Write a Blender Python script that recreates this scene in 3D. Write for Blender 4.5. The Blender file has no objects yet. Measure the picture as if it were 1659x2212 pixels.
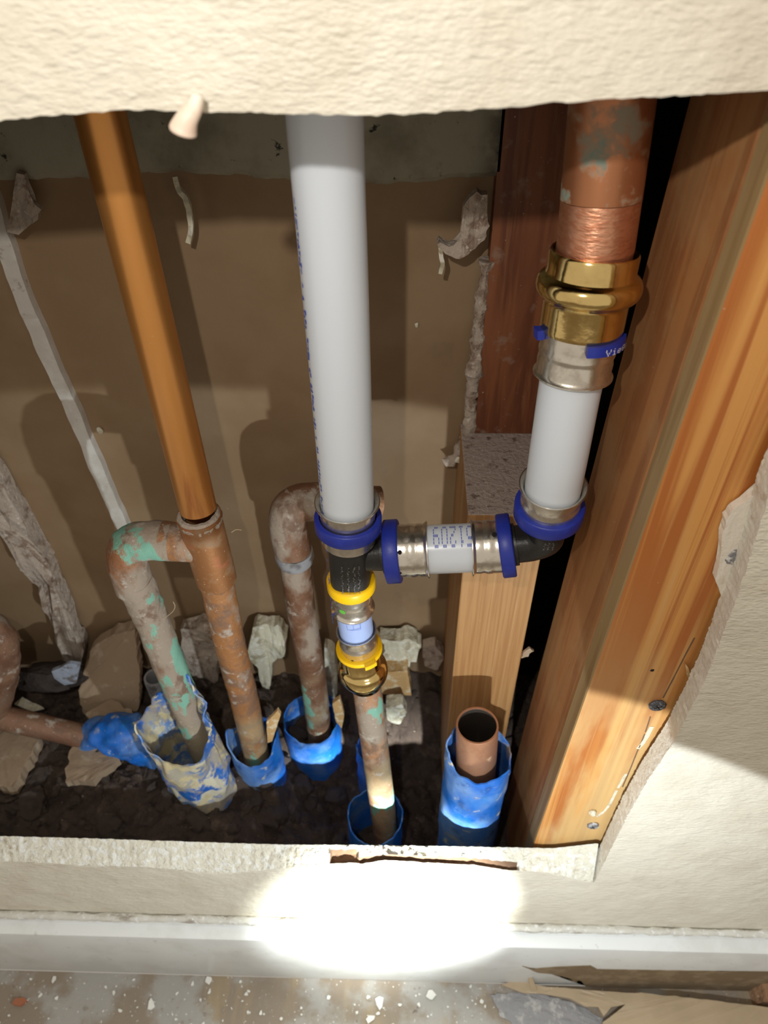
import bpy, bmesh, math, random
from mathutils import Vector, Matrix, noise

# ------------------------------------------------------------------ camera, light, exposure
S = bpy.context.scene
COL = S.collection
random.seed(7)
W_PX, H_PX, F_PX = 1659, 2212, 1600.0
CAM = Vector((0, -.215, .763))
_t, _p, _r = math.radians(43), math.radians(2.0), math.radians(-.7)
FWD = Vector((-math.sin(_p)*math.cos(_t), math.cos(_p)*math.cos(_t), -math.sin(_t)))
_R0 = Vector((math.cos(_p), math.sin(_p), 0)); _U0 = _R0.cross(FWD)
RGT = _R0*math.cos(_r) + _U0*math.sin(_r)
UPV = _U0*math.cos(_r) - _R0*math.sin(_r)
cd = bpy.data.cameras.new('camera'); co = bpy.data.objects.new('camera', cd); COL.objects.link(co)
cd.sensor_fit = 'HORIZONTAL'; cd.sensor_width = 36; cd.lens = 36*F_PX/W_PX
cd.clip_start = .01; cd.clip_end = 20
M3 = Matrix((RGT, UPV, -FWD)).transposed()
co.matrix_world = Matrix.Translation(CAM) @ M3.to_4x4()
cd.dof.use_dof = True; cd.dof.focus_distance = .38; cd.dof.aperture_fstop = 17
S.camera = co

w = bpy.data.worlds.new('room_light'); S.world = w; w.use_nodes = True
w.node_tree.nodes['Background'].inputs[0].default_value = (1, .90, .76, 1)
w.node_tree.nodes['Background'].inputs[1].default_value = .50

def lamp(name, typ, loc, power, color, radius, target=None, angle=None, blend=0):
    d = bpy.data.lights.new(name, typ); o = bpy.data.objects.new(name, d); COL.objects.link(o)
    d.energy = power; d.color = color; d.shadow_soft_size = radius; o.location = loc
    if angle:
        d.spot_size = math.radians(angle); d.spot_blend = blend
    if target:
        o.rotation_euler = (Vector(target)-Vector(loc)).to_track_quat('-Z', 'Y').to_euler()
    return o
FL = (.068, -.212, .366)
lamp('phone_light', 'POINT', (-.055, -.222, .830), 2.65, (1, .955, .88), .004)
lamp('flashlight_spill', 'SPOT', FL, 3.2, (.86, .95, 1), .004, (.0, 0, .135), 126, .03)
lamp('flashlight_beam', 'SPOT', FL, 50, (.93, 1, .97), .004, (-.002, 0, .150), 39, 1.0)

vs = S.view_settings
vs.view_transform = 'Standard'; vs.look = 'None'; vs.gamma = 1; vs.use_curve_mapping = False
vs.exposure = 0.0

# ------------------------------------------------------------------ helpers
def ray(px, py):
    return FWD + RGT*((px-W_PX/2)/F_PX) - UPV*((py-H_PX/2)/F_PX)
def P(px, py, y):                 # point of the plane Y=y seen at a pixel of the photograph
    d = ray(px, py); return CAM + d*((y-CAM.y)/d.y)
def PZ(px, py, z):
    d = ray(px, py); return CAM + d*((z-CAM.z)/d.z)

def obj(name, verts, faces, mats, parent=None, smooth=True, mi=None, loc=None):
    me = bpy.data.meshes.new(name)
    if loc is not None:
        verts = [Vector(v)-loc for v in verts]
    me.from_pydata([tuple(v) for v in verts], [], faces)
    if not isinstance(mats, (list, tuple)): mats = [mats]
    for m in mats: me.materials.append(m)
    if mi: me.polygons.foreach_set('material_index', mi)
    me.polygons.foreach_set('use_smooth', [smooth]*len(me.polygons))
    bm = bmesh.new(); bm.from_mesh(me); bmesh.ops.recalc_face_normals(bm, faces=bm.faces); bm.to_mesh(me); bm.free()
    if smooth:
        try: me.set_sharp_from_angle(angle=math.radians(38))
        except Exception: pass
    o = bpy.data.objects.new(name, me); COL.objects.link(o)
    if loc is not None: o.location = loc
    if parent: attach(o, parent)
    return o
def attach(o, parent):
    o.parent = parent
    m = Matrix.Translation(parent.location)
    p = parent.parent
    if p: m = Matrix.Identity(4)
    o.matrix_parent_inverse = m.inverted()
def tag(o, label, cat, group=None, kind=None):
    o['label'] = label; o['category'] = cat
    if group: o['group'] = group
    if kind: o['kind'] = kind
    return o
def thing(name, label, cat, loc, group=None):
    o = bpy.data.objects.new(name, None); COL.objects.link(o); o.location = loc
    o.empty_display_size = .02
    return tag(o, label, cat, group)
def struct(o): o['kind'] = 'structure'; return o

def frames(pts):
    n = len(pts); T = []
    for i in range(n):
        a = pts[max(i-1, 0)]; b = pts[min(i+1, n-1)]; T.append((b-a).normalized())
    ref = Vector((0, -1, 0)) if abs(T[0].y) < .9 else Vector((1, 0, 0))
    N = (ref - T[0]*ref.dot(T[0])).normalized(); out = []
    for t in T:
        N = (N - t*N.dot(t)).normalized(); out.append((t, N, t.cross(N)))
    return out
def nz(p, s, seed=0): return noise.noise(Vector(p)*s + Vector((seed*3.7, seed*1.3, seed*7.1)))
def tube(pts, radii, seg=32, lump=0, ls=200, seed=0, caps=True, sq=0):
    pts = [Vector(p) for p in pts]
    if not hasattr(radii, '__len__'): radii = [radii]*len(pts)
    V, Fc = [], []
    for (t, n, b), c, r in zip(frames(pts), pts, radii):
        for k in range(seg):
            a = 2*math.pi*k/seg; rr = r
            if sq: rr = r*(1 + sq*(abs(math.cos(a))**6+abs(math.sin(a))**6 < .35)*0 + sq*(-.5*math.cos(4*a)))
            p = c + n*(math.cos(a)*rr) + b*(math.sin(a)*rr)
            if lump: p += (p-c).normalized()*lump*nz(p, ls, seed)
            V.append(p)
    m = len(pts)
    for i in range(m-1):
        for k in range(seg):
            k2 = (k+1) % seg
            Fc.append((i*seg+k, i*seg+k2, (i+1)*seg+k2, (i+1)*seg+k))
    if caps:
        Fc.append(tuple(range(seg))); Fc.append(tuple((m-1)*seg+k for k in range(seg)))
    return V, Fc
def spline(pts, n=8):             # Catmull-Rom through points
    pts = [Vector(p) for p in pts]; q = [pts[0]*2-pts[1]] + pts + [pts[-1]*2-pts[-2]]; out = []
    for i in range(1, len(q)-2):
        for k in range(n):
            t = k/n; a, b, c, d = q[i-1:i+3]
            out.append(.5*((2*b)+(c-a)*t+(2*a-5*b+4*c-d)*t*t+(3*b-a-3*c+d)*t**3))
    out.append(pts[-1]); return out
def lathe(p0, p1, prof, seg=56, lump=0, ls=150, seed=0, closed=True, arc=None):
    """profile of (t along p0->p1, radius); closed joins the last ring to the first (a shell)"""
    p0, p1 = Vector(p0), Vector(p1); t, n, b = frames([p0, p1])[0]
    V, Fc = [], []; a0, a1 = arc or (0, 2*math.pi); full = arc is None
    ns = seg if full else seg+1
    for (u, r) in prof:
        c = p0.lerp(p1, u)
        for k in range(ns):
            a = a0+(a1-a0)*k/seg
            p = c + n*(math.cos(a)*r) + b*(math.sin(a)*r)
            if lump: p += (p-c).normalized()*lump*nz(p, ls, seed)
            V.append(p)
    m = len(prof)
    for i in range(m if closed else m-1):
        j = (i+1) % m
        for k in range(ns if full else seg):
            k2 = (k+1) % ns
            Fc.append((i*ns+k, i*ns+k2, j*ns+k2, j*ns+k))
    if not full and closed:
        Fc.append(tuple(i*ns for i in range(m))); Fc.append(tuple(i*ns+seg for i in range(m)))
    return V, Fc
def box(lo, hi): 
    x0, y0, z0 = lo; x1, y1, z1 = hi
    V = [(x0,y0,z0),(x1,y0,z0),(x1,y1,z0),(x0,y1,z0),(x0,y0,z1),(x1,y0,z1),(x1,y1,z1),(x0,y1,z1)]
    return V, [(0,3,2,1),(4,5,6,7),(0,1,5,4),(1,2,6,5),(2,3,7,6),(3,0,4,7)]
def join(*parts):
    V, Fc = [], []
    for v, f in parts:
        o = len(V); V += list(v); Fc += [tuple(i+o for i in q) for q in f]
    return V, Fc
def resample(pts, step):
    out = []
    for a, b in zip(pts, pts[1:]):
        n = max(1, int((b-a).length/step))
        out += [a.lerp(b, k/n) for k in range(n)]
    out.append(pts[-1]); return out
def plate(name, outline, normal, thick, mats, parent=None, step=.002, jag=.0006, warp=.001, seed=1, closed=True, smooth=False, loc=False):
    """ragged thin piece with real thickness: outline of 3D points, extruded along normal"""
    pts = [Vector(p) for p in outline]; normal = Vector(normal).normalized()
    pts = resample(pts+[pts[0]], step)[:-1]
    c = sum(pts, Vector())/len(pts)
    pts = [p + (p-c).normalized()*jag*(nz(p, 400, seed)+nz(p, 120, seed+2)) for p in pts]
    bm = bmesh.new()
    vs_ = [bm.verts.new(p) for p in pts]
    f = bm.faces.new(vs_)
    r = bmesh.ops.triangulate(bm, faces=[f], quad_method='BEAUTY', ngon_method='EAR_CLIP')
    for _ in range(2):
        le = [e for e in bm.edges if e.calc_length() > step*2.2]
        if le: bmesh.ops.subdivide_edges(bm, edges=le, cuts=1, use_grid_fill=True)
        bmesh.ops.triangulate(bm, faces=[g for g in bm.faces if len(g.verts) > 3])
    g = bmesh.ops.extrude_face_region(bm, geom=bm.faces[:])
    for v in g['geom']:
        if isinstance(v, bmesh.types.BMVert): v.co += normal*thick
    if warp:
        for v in bm.verts: v.co += normal*warp*(nz(v.co, 40, seed)+.5*nz(v.co, 160, seed))
    bmesh.ops.recalc_face_normals(bm, faces=bm.faces)
    me = bpy.data.meshes.new(name); bm.to_mesh(me); bm.free()
    for m in (mats if isinstance(mats, (list, tuple)) else [mats]): me.materials.append(m)
    o = bpy.data.objects.new(name, me); COL.objects.link(o)
    if parent: attach(o, parent)
    return o
def blob(name, center, r, mats, parent=None, seed=0, lump=.5, sub=2, scale=(1,1,1), freq=1.2, rot=0):
    bm = bmesh.new(); bmesh.ops.create_icosphere(bm, subdivisions=sub, radius=1)
    for v in bm.verts:
        d = v.co.normalized(); k = 1 + lump*(noise.noise(d*freq+Vector((seed*5.1, seed, 0)))+.4*noise.noise(d*3+Vector((seed, 0, 9))))
        v.co = Vector((d.x*scale[0], d.y*scale[1], d.z*scale[2]))*k*r
    me = bpy.data.meshes.new(name); bm.to_mesh(me); bm.free()
    for m in (mats if isinstance(mats, (list, tuple)) else [mats]): me.materials.append(m)
    o = bpy.data.objects.new(name, me); COL.objects.link(o); o.location = center; o.rotation_euler = (rot, rot*.7, rot*1.9)
    if parent: attach(o, parent)
    return o

# ------------------------------------------------------------------ materials (procedural)
def sstep(nt, src, lo, hi):
    m = nt.nodes.new('ShaderNodeMapRange'); m.interpolation_type = 'SMOOTHSTEP'
    nt.links.new(src, m.inputs['Value']); m.inputs['From Min'].default_value = lo; m.inputs['From Max'].default_value = hi
    return m.outputs['Result']
def coords(nt, stretch, seed=0):
    tc = nt.nodes.new('ShaderNodeTexCoord'); mp = nt.nodes.new('ShaderNodeMapping')
    nt.links.new(tc.outputs['Object'], mp.inputs['Vector']); mp.inputs['Scale'].default_value = stretch
    mp.inputs['Location'].default_value = (seed*1.37, seed*2.11, seed*.71)
    return mp.outputs['Vector']
def nse(nt, vec, scale, detail=4, rough=.55, dist=0):
    n = nt.nodes.new('ShaderNodeTexNoise'); nt.links.new(vec, n.inputs['Vector'])
    n.inputs['Scale'].default_value = scale; n.inputs['Detail'].default_value = detail
    n.inputs['Roughness'].default_value = rough; n.inputs['Distortion'].default_value = dist
    return n.outputs['Fac']
def mixc(nt, fac, a, b):
    m = nt.nodes.new('ShaderNodeMix'); m.data_type = 'RGBA'
    if isinstance(fac, float): m.inputs['Factor'].default_value = fac
    else: nt.links.new(fac, m.inputs['Factor'])
    for s, v in ((m.inputs[6], a), (m.inputs[7], b)):
        if isinstance(v, tuple): s.default_value = (*v, 1)
        else: nt.links.new(v, s)
    return m.outputs[2]
def mixf(nt, fac, a, b):
    m = nt.nodes.new('ShaderNodeMix'); m.data_type = 'FLOAT'; nt.links.new(fac, m.inputs['Factor'])
    for s, v in ((m.inputs[2], a), (m.inputs[3], b)):
        if isinstance(v, (int, float)): s.default_value = v
        else: nt.links.new(v, s)
    return m.outputs[0]
def mul(nt, a, b):
    m = nt.nodes.new('ShaderNodeMath'); m.operation = 'MULTIPLY'
    for s, v in ((m.inputs[0], a), (m.inputs[1], b)):
        if isinstance(v, (int, float)): s.default_value = v
        else: nt.links.new(v, s)
    return m.outputs[0]
def mat(name, color, rough=.6, metal=0, layers=(), bump=(), sss=0, spec=.5, coat=0, sssr=.004):
    """layers: dict(c, s, lo, hi, st, d, amt, z=(z0,z1), rough, metal, seed); bump: (scale, strength, dist, detail, stretch)"""
    m = bpy.data.materials.new(name); m.use_nodes = True; nt = m.node_tree; b = nt.nodes['Principled BSDF']
    b.inputs['Roughness'].default_value = rough; b.inputs['Metallic'].default_value = metal
    b.inputs['Specular IOR Level'].default_value = spec
    if coat: b.inputs['Coat Weight'].default_value = coat; b.inputs['Coat Roughness'].default_value = .15
    if sss:
        b.inputs['Subsurface Weight'].default_value = sss; b.inputs['Subsurface Radius'].default_value = (1, 1, 1)
        b.inputs['Subsurface Scale'].default_value = sssr
    c = color; r = rough; me = metal
    for i, L in enumerate(layers):
        v = coords(nt, L.get('st', (1, 1, 1)), L.get('seed', i+1))
        f = sstep(nt, nse(nt, v, L['s'], L.get('d', 5), L.get('ro', .6), L.get('dist', 0)), L['lo'], L['hi'])
        if 'amt' in L: f = mul(nt, f, L['amt'])
        for ax in ('x', 'z', 'y'):
            if ax in L:
                tc = nt.nodes.new('ShaderNodeTexCoord'); sx = nt.nodes.new('ShaderNodeSeparateXYZ')
                nt.links.new(tc.outputs['Object'], sx.inputs[0])
                f = mul(nt, f, sstep(nt, sx.outputs['XYZ'.index(ax.upper())], *L[ax]))
        c = mixc(nt, f, c, L['c'])
        if 'rough' in L or 'metal' in L or metal:
            r = mixf(nt, f, r, L.get('rough', rough)); me = mixf(nt, f, me, L.get('metal', 0 if metal else 0))
    if isinstance(c, tuple): b.inputs['Base Color'].default_value = (*c, 1)
    else: nt.links.new(c, b.inputs['Base Color'])
    if not isinstance(r, (int, float)): nt.links.new(r, b.inputs['Roughness'])
    if not isinstance(me, (int, float)): nt.links.new(me, b.inputs['Metallic'])
    prev = None
    for i, B in enumerate(bump):
        v = coords(nt, B[4] if len(B) > 4 else (1, 1, 1), i+20)
        h = nse(nt, v, B[0], B[3] if len(B) > 3 else 4)
        bn = nt.nodes.new('ShaderNodeBump'); bn.inputs['Strength'].default_value = B[1]; bn.inputs['Distance'].default_value = B[2]
        nt.links.new(h, bn.inputs['Height'])
        if prev: nt.links.new(prev, bn.inputs['Normal'])
        prev = bn.outputs['Normal']
    if prev: nt.links.new(prev, b.inputs['Normal'])
    return m
def L(c, s, lo, hi, **k): return dict(c=c, s=s, lo=lo, hi=hi, **k)

PAINT = mat('cream_wall_paint', (.72, .67, .56), .45, layers=[L((.66, .60, .49), 30, .4, .7)],
            bump=[(420, .45, .0018, 3, (.7, 1, 1.9)), (210, .30, .003, 2, (.8, 1, 1.7)), (45, .28, .008, 2), (900, .08, .001)])
GYPSUM = mat('broken_gypsum', (.74, .70, .58), .9, layers=[L((.46, .38, .26), 90, .56, .70, amt=.7), L((.83, .82, .76), 200, .5, .6)],
             bump=[(260, .9, .003, 5), (900, .5, .001, 4)])
KRAFT_EDGE = mat('torn_brown_paper', (.16, .09, .05), .85, bump=[(300, .4, .001)])
KRAFT = mat('brown_kraft_board', (.245, .155, .080), .75,
            layers=[L((.285, .19, .105), 14, .4, .65), L((.15, .10, .058), 25, .60, .8, amt=.5), L((.48, .42, .34), 160, .72, .78, amt=.6)],
            bump=[(1500, .10, .0006), (60, .12, .002)])
GREY_BOARD = mat('mouldy_grey_board', (.33, .31, .23), .85,
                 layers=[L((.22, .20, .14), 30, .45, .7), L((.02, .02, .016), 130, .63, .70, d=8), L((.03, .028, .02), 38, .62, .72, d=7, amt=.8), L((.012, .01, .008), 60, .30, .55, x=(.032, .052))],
                 bump=[(300, .3, .001)])
def wood(name, c1, c2, c3, rough=.6, st=(1, 1, .05), s=85, extra=()):
    return mat(name, c1, rough, layers=[L(c2, s, .42, .60, st=st, d=3, dist=.6), L(c3, s*2.3, .55, .72, st=(st[0], st[1], st[2]*.7), d=4, amt=.7),
                                        *extra], bump=[(s*4, .12, .001, 4, st)])
DUSTSPECK = L((.62, .55, .46), 420, .70, .74, amt=.7, seed=9)
PINE = wood('orange_pine', (.64, .30, .080), (.42, .13, .024), (.62, .36, .14), .5, (2.0, .3, .035), 50,
            extra=[L((.64, .45, .20), 26, .40, .6, st=(1, 1, .2), z=(.54, .30), amt=.7), DUSTSPECK])
PINE_SIDE = wood('weathered_pine_side', (.40, .175, .06), (.30, .115, .038), (.38, .20, .08), .6, (.5, 1.2, .07), 70,
                 extra=[L((.44, .27, .12), 22, .45, .65, amt=.4), DUSTSPECK])
PINE_PALE = wood('olive_pine_edge', (.36, .235, .105), (.29, .175, .07), (.40, .28, .14), .6, (.5, 1.2, .06), 80, extra=[DUSTSPECK])
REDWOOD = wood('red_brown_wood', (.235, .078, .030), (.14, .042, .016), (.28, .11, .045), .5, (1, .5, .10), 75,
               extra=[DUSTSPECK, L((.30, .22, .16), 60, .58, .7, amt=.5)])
BLOCKWOOD = wood('sawn_stud_wood', (.42, .225, .085), (.34, .165, .055), (.48, .29, .13), .6, (2.2, .5, .04), 120, extra=[DUSTSPECK])
DUST = mat('grey_brown_dust', (.43, .34, .29), .95, layers=[L((.17, .11, .08), 140, .55, .68), L((.52, .44, .38), 420, .55, .68)], bump=[(420, .9, .002, 5)])

COPPER = mat('bright_copper', (.78, .36, .115), .34, .68,
             layers=[L((.74, .33, .09), 40, .4, .65, st=(1, 1, .12), metal=.7, rough=.34), L((.42, .10, .06), 55, .62, .78, st=(1, 1, .05), metal=.85, rough=.3, amt=.7),
                     L((.55, .40, .28), 700, .66, .74, metal=.1, rough=.7, amt=.7)])
COPPER_FIT = mat('dull_copper_fitting', (.42, .19, .075), .42, .6,
                 layers=[L((.33, .20, .11), 60, .46, .62, metal=.3, rough=.6), L((.50, .16, .08), 35, .56, .66, metal=.4, rough=.55), L((.52, .44, .34), 500, .64, .72, metal=0, rough=.9, amt=.8)],
                 bump=[(500, .12, .001)])
def corroded(name, seed, green, dust, c=(.36, .155, .07), silt=.55):
    return mat(name, c, .55, .35, layers=[
        L((.24, .13, .075), 60, .42, .60, metal=.2, rough=.7, seed=seed),
        L((.33, .265, .205), 34, .62-dust, .74-dust, st=(1, 1, .5), metal=0, rough=.95, seed=seed+2, d=7),
        L((.17, .10, .065), 75, .54, .66, st=(1, 1, .6), metal=0, rough=.9, seed=seed+12, d=7, amt=.85),
        L((.46, .39, .23), 26, .38, .60, metal=0, rough=.95, seed=seed+14, z=(.285, .235), amt=silt),
        L((.44, .39, .33), 80, .58, .66, metal=0, rough=.9, seed=seed+5, d=6, amt=.8),
        L((.20, .42, .32), 42, .72-green, .76-green, st=(1, 1, .55), metal=0, rough=.9, seed=seed+3, d=6),
        L((.60, .54, .46), 420, .64, .70, metal=0, rough=.95, amt=.7, seed=seed+4)],
        bump=[(220, .5, .0016, 6), (900, .3, .0006, 4)])
COR_A = corroded('dusty_green_copper', 3, .165, .26)
COR_B = corroded('patchy_old_copper', 11, .10, .07, (.42, .19, .07))
COR_C = corroded('mottled_old_copper', 17, .09, .10, (.22, .105, .055))
COR_D = corroded('scaled_copper_riser', 23, .13, .10, (.48, .25, .13))
COP_SAND = mat('sanded_copper', (.80, .40, .25), .34, .92, layers=[L((.66, .28, .16), 180, .45, .6, st=(1, 1, 2.5), metal=.9, rough=.4)], bump=[(420, .5, .0008, 5, (.5, .5, 2.2))])
COP_PINK = mat('clean_pink_copper', (.64, .335, .205), .42, .7, layers=[L((.55, .27, .155), 90, .45, .65, metal=.65, rough=.5), L((.56, .44, .28), 60, .62, .74, metal=0, rough=.9)],
               bump=[(300, .15, .0006, 3, (.3, .3, 3))])
COP_TARN = mat('tarnished_copper', (.50, .21, .10), .36, .75, layers=[L((.36, .30, .22), 55, .52, .64, metal=.1, rough=.8), L((.23, .29, .24), 70, .60, .68, metal=0, rough=.9, seed=6)])
COP_IN = mat('dark_pipe_bore', (.22, .18, .15), .22, .8)
PEX = mat('white_pex', (.75, .80, .87), .27, sss=.35, spec=.5, sssr=.006)
PEX_S = mat('translucent_pex', (.40, .50, .80), .22, sss=.3, spec=.5)
INK = mat('blue_ink', (.10, .14, .52), .6)
STEEL = mat('stainless_sleeve', (.82, .77, .68), .22, .95, layers=[L((.64, .58, .50), 130, .45, .65, metal=.95, rough=.32)], bump=[(160, .12, .0012, 3)])
BRASS = mat('polished_brass', (.90, .67, .28), .12, 1, layers=[L((.70, .48, .18), 70, .45, .65, metal=1, rough=.2)], bump=[(130, .12, .0012, 3)])
BLUE = mat('blue_plastic_ring', (.018, .035, .34), .42, layers=[L((.03, .055, .46), 120, .5, .7, amt=.6)], bump=[(500, .15, .0005)])
YELLOW = mat('yellow_plastic_ring', (1.0, .58, .002), .42)
BLACK = mat('black_polymer', (.020, .019, .018), .38, bump=[(900, .35, .0005)])
MARK = mat('moulded_mark', (.16, .15, .14), .5)
GREEN = mat('green_dot', (.12, .45, .05), .6)
WHITE = mat('white_print', (.75, .75, .85), .6)
def bluesleeve(name, dirt, seed, c=(.010, .15, .62)):
    return mat(name, c, .42, layers=[L((.03, .26, .74), 60, .5, .7, amt=.5, seed=seed), L((.26, .40, .58), 26, .40, .68, d=8, seed=seed+4, rough=.9, amt=.65), L((.008, .05, .22), 50, .56, .70, d=6, seed=seed+6, amt=.7), L((.62, .58, .44), 75, .72-dirt, .80-dirt, d=8, seed=seed+1, rough=.95), L((.50, .40, .18), 40, .70-dirt, .82-dirt, d=7, seed=seed+7, rough=.95, amt=.7),
                                     L((.60, .62, .58), 300, .64, .72, seed=seed+3, amt=.5)], bump=[(160, .35, .0012, 5)])
SLV1 = bluesleeve('dirty_blue_sleeve', .12, 2)
SLV2 = bluesleeve('clean_blue_sleeve', .07, 6)
BAG = bluesleeve('plaster_caked_blue_sleeve', .235, 9, (.02, .12, .48))
GREYP = mat('grey_conduit', (.30, .30, .31), .5, layers=[L((.12, .11, .11), 60, .5, .65)])
SOIL = mat('dark_rubble_soil', (.072, .049, .037), .95, layers=[L((.13, .095, .072), 70, .52, .68, d=7), L((.035, .022, .016), 38, .52, .66, d=6), L((.42, .35, .29), 300, .67, .73)],
           bump=[(120, .8, .005, 6), (420, .5, .002, 5)])
ROCK = mat('rubble_stone', (.12, .088, .07), .95, layers=[L((.065, .045, .035), 60, .45, .62), L((.24, .19, .155), 200, .62, .72)], bump=[(200, .7, .002, 5)])
PLASTER = mat('pale_plaster', (.66, .62, .47), .92, layers=[L((.42, .36, .24), 70, .52, .68), L((.76, .73, .62), 160, .52, .62)], bump=[(180, .8, .0025, 6)])
PLASTER_D = mat('dirty_mortar', (.46, .38, .31), .95, layers=[L((.27, .19, .14), 110, .50, .64), L((.62, .55, .49), 300, .58, .68)], bump=[(240, 1, .002, 6)])
SCRAP = mat('tan_board_scrap', (.36, .26, .17), .85, layers=[L((.48, .38, .28), 60, .55, .7), L((.62, .55, .46), 260, .66, .72)], bump=[(300, .4, .001)])
TRIMP = mat('white_trim_paint', (.74, .75, .74), .35, layers=[L((.52, .50, .46), 120, .64, .72, st=(1, 1, 1), amt=.7), L((.66, .66, .64), 20, .45, .65), L((.42, .38, .33), 110, .50, .66, z=(.0995, .1045), amt=.8)], bump=[(40, .10, .002)])
CAULK = mat('dirty_caulk', (.60, .58, .52), .7, layers=[L((.30, .26, .21), 90, .52, .66, st=(.4, 1, 1), d=7), L((.74, .73, .70), 240, .55, .65)], bump=[(220, .6, .0014, 5)])
FLOORM = mat('dusty_floor', (.25, .20, .15), .9, layers=[L((.32, .245, .155), 30, .48, .66, st=(1, .15, 1)), L((.34, .32, .29), 20, .44, .60), L((.62, .59, .54), 330, .635, .69, d=6), L((.15, .12, .10), 120, .68, .74)],
             bump=[(350, .5, .001, 5)])
VINYL = mat('tan_sheet_vinyl', (.40, .30, .19), .38, layers=[L((.36, .27, .17), 30, .4, .7), L((.60, .56, .50), 200, .69, .74)], bump=[(90, .15, .001)])
VINYL_BACK = mat('grey_felt_backing', (.27, .26, .26), .95, layers=[L((.42, .40, .38), 130, .5, .64)], bump=[(260, .9, .002, 6)])
SCREWM = mat('dull_screw_steel', (.30, .30, .32), .5, .7, layers=[L((.62, .60, .57), 400, .5, .62, metal=0, rough=.9)], bump=[(500, .6, .001)])
PINK = mat('pink_white_drip', (.80, .62, .50), .5, sss=.2, layers=[L((.84, .78, .66), 60, .45, .6)])
BURNT = mat('charred_fragment', (.035, .025, .02), .8, bump=[(160, .9, .003)])
BLUEGREY = mat('blue_grey_flake', (.30, .34, .42), .7, layers=[L((.14, .13, .13), 100, .5, .62)], bump=[(200, .6, .002)])
HOLE = mat('dark_hole', (.01, .007, .005), .9)
WOODCHIP = mat('pale_wood_chip', (.55, .34, .14), .8, layers=[L((.68, .55, .36), 160, .5, .62)], bump=[(300, .5, .001)])

# ------------------------------------------------------------------ front wall with the cut-out
FY, IY, SY = 0.0, .013, .017
top_px = [(-420, 300), (-150, 275), (0, 262), (60, 252), (150, 247), (250, 238), (330, 237), (400, 240), (500, 242), (620, 245), (700, 247), (800, 249), (900, 246),
          (1000, 237), (1075, 233), (1180, 223), (1300, 215), (1400, 211), (1500, 205), (1600, 199), (1659, 194), (1850, 180), (2150, 160)]
right_px = [(2150, 160), (1990, 500), (1830, 760), (1700, 975), (1659, 1075), (1618, 1210), (1592, 1290), (1556, 1385), (1528, 1458), (1492, 1532), (1454, 1605), (1398, 1688), (1354, 1765), (1316, 1842), (1284, 1906)]
bot_px = [(1284, 1906), (1266, 1903), (1240, 1898), (1180, 1884), (1100, 1880), (1020, 1868), (960, 1866), (900, 1862), (830, 1858), (780, 1866), (770, 1864), (708, 1866), (650, 1872), (600, 1876), (520, 1884),
          (450, 1886), (380, 1878), (300, 1872), (190, 1870), (100, 1864), (0, 1860), (-200, 1852), (-420, 1846)]
inn_px = [(1285, 1822), (1200, 1832), (1130, 1831), (830, 1826), (600, 1824), (400, 1818), (200, 1811), (0, 1806), (-420, 1796)]
top = resample([P(a, b, FY) for a, b in top_px], .0016)
rgt = resample([P(a, b, FY) for a, b in right_px], .0012)
bot = resample([P(a, b, FY) for a, b in bot_px], .0012)
inn = [P(a, b, IY) for a, b in inn_px]
def inner_z(x):
    for a, b in zip(inn, inn[1:]):
        if b.x <= x <= a.x: return a.z + (b.z-a.z)*((x-a.x)/(b.x-a.x))
    return inn[0].z if x > inn[0].x else inn[-1].z
NR = 8
loops = []
hole = [(p, 't') for p in top] + [(p, 'r') for p in rgt[1:]] + [(p, 'b') for p in bot[1:]]
# left side of the cut-out, outside the frame
lp = resample([bot[-1], top[0]], .004)[1:-1]
hole += [(p, 'l') for p in lp]
xa, xb = P(712, 1850, 0).x, P(1130, 1850, 0).x
xc = P(770, 1850, 0).x
V, Fc, mi = [], [], []
n = len(hole)
for p, s in hole:
    if s == 'r': j = .0006*(nz(p, 700, 3)) + .0004*nz(p, 2200, 3)
    elif s == 't': j = .0005*nz(p, 250, 4)+.0003*nz(p, 800, 4)
    else: j = .0008*nz(p, 350, 5)
    for k in range(NR+1):
        u = k/NR; q = Vector((p.x, FY+(IY-FY)*u, p.z))
        if s == 'b':
            zi = inner_z(p.x); q.z = p.z + (zi-p.z)*u + j + .0016*nz(q, 260, 8)*(1 if 0 < k < NR else .4) + .0012*nz(q, 600, 9)*(0 < k < NR)
            if xa < p.x < xc and 1 <= k <= 5: q.z -= .0045
            elif xc <= p.x < xb and 1 <= k <= 2: q.z -= .004
        elif s == 'r':
            q.x += j*(1-.4*u) + .0006*nz(q, 500, 2)
        else:
            q.z += j + .0005*nz(q, 400, 2)*(k > 0)
        V.append(q)
R1 = NR+1
for i in range(n):
    i2 = (i+1) % n; s = hole[i][1]; x = hole[i][0].x
    for k in range(NR):
        Fc.append((i*R1+k, i2*R1+k, i2*R1+k+1, i*R1+k+1))
        mi.append(3 if s == 'b' and ((xa < x < xc and 0 <= k <= 5) or (xc <= x < xb and k <= 2)) else (4 if s in 'r' else 1))
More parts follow.
